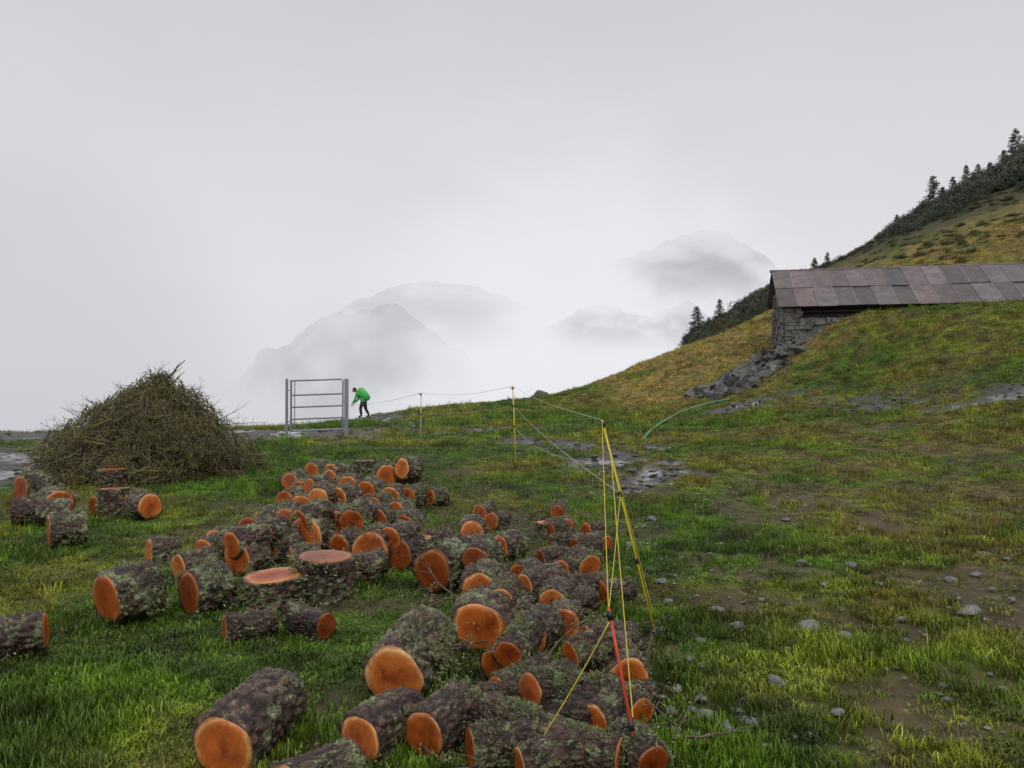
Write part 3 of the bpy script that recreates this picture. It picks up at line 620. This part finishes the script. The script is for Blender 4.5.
BU=[bush(1,.8,leaf,1500,.07),bush(2,.8,need,1500,.08),bush(3,.8,heath,1300,.07)]
random.seed(31)
def tree(u,d,sz,k):
    x_=(u-512)/F*d; o=bpy.data.objects.new('spruce_tree',SP[k].data); COL.objects.link(o); o.location=(x_,d,h1(x_,d)-.1); o.scale=(sz,)*3; o.rotation_euler=(0,0,random.random()*6)
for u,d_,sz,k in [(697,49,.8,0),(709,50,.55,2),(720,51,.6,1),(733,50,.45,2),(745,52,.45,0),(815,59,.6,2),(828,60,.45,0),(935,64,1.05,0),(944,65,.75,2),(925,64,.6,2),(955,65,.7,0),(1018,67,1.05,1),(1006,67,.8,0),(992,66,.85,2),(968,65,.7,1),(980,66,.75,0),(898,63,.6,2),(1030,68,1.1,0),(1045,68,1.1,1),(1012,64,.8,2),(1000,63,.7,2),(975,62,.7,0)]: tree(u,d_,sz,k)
pts=[];sc=[];ix=[]
def addb(x_,y_,s,k,zz=1): pts.append((x_,y_,h1(x_,y_)-.1)); sc.append((s,s,s*zz)); ix.append(k)
for _ in range(700):
    t=random.random(); x_=30+t*24; y_=60+t*9+random.gauss(0,1.8)+random.uniform(-9,1)*t; addb(x_,y_,random.uniform(.9,2.2)*(.5+.8*t),random.choice([0,1,1]),random.uniform(.8,1.4))
for _ in range(260):
    t=random.random(); x_=11.5+t*10; y_=49+t*8+random.gauss(0,1.8); addb(x_,y_,random.uniform(.5,1.2),random.choice([0,1]),random.uniform(.7,1.2))
for _ in range(1600):
    y_=random.uniform(42,72); x_=y_*random.uniform(.25,.95)
    if y_<46 and x_<14: continue
    if vnoise(np.array([x_*.3]),np.array([y_*.3]))[0]<.40: continue
    addb(x_,y_,random.uniform(.25,.8),random.choice([2,2,0,0]),random.uniform(.4,.7))
for _ in range(60):
    x_=random.uniform(23,31); y_=60+ (x_-25)*.4+random.gauss(0,.8); addb(x_,y_,random.uniform(.4,.9),random.choice([0,1]),random.uniform(.6,1))
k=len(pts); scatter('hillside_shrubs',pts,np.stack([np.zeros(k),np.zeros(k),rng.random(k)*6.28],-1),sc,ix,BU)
q=B(); random.seed(2); P=Vector((28/F*42,42,0)); P.z=h1(P.x,P.y); rock(q,P+UP*.12,.34,1.0,0,3); rock(q,P+Vector((-.3,0,.0)),.24,.8,0,5); q.obj('boulder',[dstone])
# ------------------------------------------------------------ mountains in the cloud
def mountain(name,cu,cv,d0,wpx,hpx,op,seed,tilt=0,base=60,tf=.93,t0=.1):
    mm,nt,b=mat(name+'_rock'); a=nt.nodes.new('ShaderNodeAttribute'); a.attribute_name='haze'
    gm=nt.nodes.new('ShaderNodeNewGeometry'); t=tex(nt,gm.outputs['Position'],6/d0*2,8,.6)
    nt.links.new(ramp(nt,t.outputs[0],[(.35,(.10,.11,.125)),(.65,(.18,.19,.21))]),b.inputs['Base Color']); b.inputs['Roughness'].default_value=1
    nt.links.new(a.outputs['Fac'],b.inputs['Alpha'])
    k=d0/F; cx=(cu-512)*k; cz=CAMZ+(395-cv)*k; nx_,ny_=140,70
    xx=np.linspace(-1,1,nx_); yy=np.linspace(0,1,ny_); XX,YY=np.meshgrid(xx,yy)
    ridge=(1-np.abs(XX)**1.4)*hpx*k + tilt*XX*hpx*k+(fbm(XX*3+seed,XX*0+seed,4,seed)-.5)*hpx*k*.7
    Zt=cz+ridge-(1-YY)*(hpx+base)*k*1.2+(fbm(XX*5,YY*4,4,seed)-.5)*hpx*k*.35*(1-YY)
    XW=cx+XX*wpx*k; YW=d0+YY*(wpx*k*.8)-wpx*k*.8
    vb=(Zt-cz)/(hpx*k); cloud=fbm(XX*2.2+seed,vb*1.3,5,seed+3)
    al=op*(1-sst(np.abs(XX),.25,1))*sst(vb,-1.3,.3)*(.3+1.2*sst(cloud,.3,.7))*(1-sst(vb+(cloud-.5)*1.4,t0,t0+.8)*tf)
    V=np.stack([XW,YW,Zt],-1).reshape(-1,3); ids=np.arange(nx_*ny_).reshape(ny_,nx_)
    fc=np.stack([ids[:-1,:-1],ids[:-1,1:],ids[1:,1:],ids[1:,:-1]],-1).reshape(-1,4)
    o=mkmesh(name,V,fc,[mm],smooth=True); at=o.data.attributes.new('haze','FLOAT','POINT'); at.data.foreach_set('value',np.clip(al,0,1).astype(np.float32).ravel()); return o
mountain('mountain',715,276,500,115,42,.32,3,-.45,60,.75,.3)
mountain('mountain',605,330,420,70,26,.20,8,.1,30,.6,.3)
mountain('mountain',690,330,460,60,25,.26,5,0,30,.6,.3)
mountain('mountain',345,395,700,150,85,.20,12,.15,40,.35,.4)
mountain('mountain',420,322,1000,130,34,.17,17,.25,40,.35,.4)
# ------------------------------------------------------------ hiker
hx=(364-512)/F*34; hk=Vector((hx,34,h1(hx,34))); he2=empty('hiker',hk)
skin=simple('skin',(.42,.24,.17),(.5,.3,.22),20,.6); trou=simple('dark_trousers',(.012,.013,.016),(.03,.03,.036),20,.8); jack=simple('green_rain_jacket',(.03,.30,.06),(.06,.42,.10),6,.4,.6,.02)
boot=simple('boots',(.02,.015,.012),(.05,.04,.03),20,.7); hair=simple('dark_hair',(.012,.009,.007),(.03,.022,.016),40,.8); cover=simple('green_rain_cover',(.05,.42,.07),(.10,.56,.13),4,.35,.8,.03)
def skinned(name,V,Ed,Rr,mats,fn,root=0,lvl=2):
    me_=bpy.data.meshes.new(name); me_.from_pydata(V,Ed,[]); o=bpy.data.objects.new(name,me_); COL.objects.link(o)
    md=o.modifiers.new('s','SKIN'); md.use_smooth_shade=True
    if not me_.skin_vertices:
        bm=bmesh.new(); bm.from_mesh(me_); bm.verts.layers.skin.verify(); bm.to_mesh(me_); bm.free()
    for i,sv in enumerate(me_.skin_vertices[0].data):
        r=Rr[i]; sv.radius=(r,r); sv.use_root=(i==root)
    o.modifiers.new('d','SUBSURF').levels=lvl; o.modifiers['d'].render_levels=lvl
    bpy.context.view_layer.update(); dg=bpy.context.evaluated_depsgraph_get(); nm=bpy.data.meshes.new_from_object(o.evaluated_get(dg))
    bpy.data.objects.remove(o); nm.name=name; nm.materials.clear()
    for m in mats: nm.materials.append(m)
    for p in nm.polygons: p.material_index=fn(p.center); p.use_smooth=True
    o=bpy.data.objects.new(name,nm); COL.objects.link(o); o.parent=he2; return o
V=[(0,0,.86),(-.10,0,1.02),(-.26,0,1.18),(-.36,0,1.27),(-.43,0,1.32),
   (-.01,-.10,.84),(-.16,-.11,.46),(-.10,-.11,.09),(-.25,-.12,.04),
   (.02,.10,.84),(.06,.11,.45),(.24,.11,.12),(.13,.12,.04),
   (-.32,-.19,1.20),(-.38,-.24,.94),(-.52,-.20,.74),(-.55,-.19,.68),
   (-.32,.19,1.20),(-.32,.25,.93),(-.50,.22,.76),(-.54,.21,.70)]
Ed=[(0,1),(1,2),(2,3),(3,4),(0,5),(5,6),(6,7),(7,8),(0,9),(9,10),(10,11),(11,12),(2,13),(13,14),(14,15),(15,16),(2,17),(17,18),(18,19),(19,20)]
Rr=[.16,.16,.18,.07,.055,.12,.085,.06,.05,.12,.085,.06,.05,.08,.058,.042,.028,.08,.058,.042,.028]
def fn(c):
    if c.z<.13: return 2
    if c.x<-.36 and c.z>1.24 : return 3
    if c.x<-.515 and c.z<.75: return 3
    if c.z<.80 and c.x>-.40: return 0
    return 1
skinned('body',V,Ed,Rr,[trou,jack,boot,skin],fn)
def blob(name,c,s,m,rot=(0,0,0),f=None,sub=3):
    bm=bmesh.new(); bmesh.ops.create_icosphere(bm,subdivisions=sub,radius=1)
    for v in bm.verts:
        if f: v.co=f(v.co)
        v.co=Vector((v.co.x*s[0],v.co.y*s[1],v.co.z*s[2]))
    me_=bpy.data.meshes.new(name); bm.to_mesh(me_); bm.free(); me_.materials.append(m)
    for p in me_.polygons: p.use_smooth=True
    o=bpy.data.objects.new(name,me_); COL.objects.link(o); o.location=c; o.rotation_euler=rot; o.parent=he2; return o
def headf(c):
    c=c.copy(); 
    if c.z<0: c.y*=1+.25*c.z; c.x*=1+.12*c.z
    if c.x<-.8 and -.35<c.z<.15 and abs(c.y)<.25: c.x-=.22
    return c
HC=Vector((-.49,0,1.38))
blob('head',HC,(.10,.078,.12),skin,(0,-.45,0),headf)
blob('hair',HC+Vector((.022,0,.022)),(.10,.084,.115),hair,(0,-.45,0))
for s_ in(-1,1):
    blob('ear',HC+Vector((.0,s_*.08,-.005)),(.018,.01,.03),skin,sub=2); blob('eye',HC+Vector((-.092,s_*.03,-.012)),(.01,.012,.009),blk,sub=2)
blob('mouth',HC+Vector((-.078,0,-.08)),(.008,.024,.006),red,sub=2)
for s_ in(-1,1):
    w0=Vector((-.55,s_*.195,.68)); vv=[tuple(w0),tuple(w0+Vector((-.03,0,-.05)))]; ed=[(0,1)]; rr_=[.024,.03]
    for j in range(4):
        a=w0+Vector((-.035,(j-1.5)*.02,-.07)); l=(.07,.08,.075,.06)[j]
        vv+=[tuple(a),tuple(a+Vector((-.012,0,-l*.5))),tuple(a+Vector((.012,0,-l)))]; k0=len(vv)-3; ed+=[(1,k0),(k0,k0+1),(k0+1,k0+2)]; rr_+=[.009,.0085,.007]
    a=w0+Vector((-.03,-s_*.03,-.04)); vv+=[tuple(a),tuple(a+Vector((-.03,-s_*.01,-.035)))]; ed+=[(0,len(vv)-2),(len(vv)-2,len(vv)-1)]; rr_+=[.01,.008]
    skinned('hand',vv,ed,rr_,[skin],lambda c:0,lvl=1)
def packf(c):
    c=c.copy(); k=(abs(c.x)**3+abs(c.y)**3+abs(c.z)**3)**(1/3); c=c/k; c*=1+.05*mn.noise(c*3); return c
blob('backpack_cover',Vector((-.01,0,1.17)),(.20,.21,.38),cover,(0,-.72,0),packf)
q=B(); 
for s_ in(-1,1): q.tube([Vector((-.16,s_*.12,1.36)),Vector((-.34,s_*.13,1.30)),Vector((-.34,s_*.14,1.14)),Vector((-.2,s_*.16,1.02))],.016,6)
q.obj('backpack_straps',[blk],True,parent=he2)
he2.scale=(.88,)*3
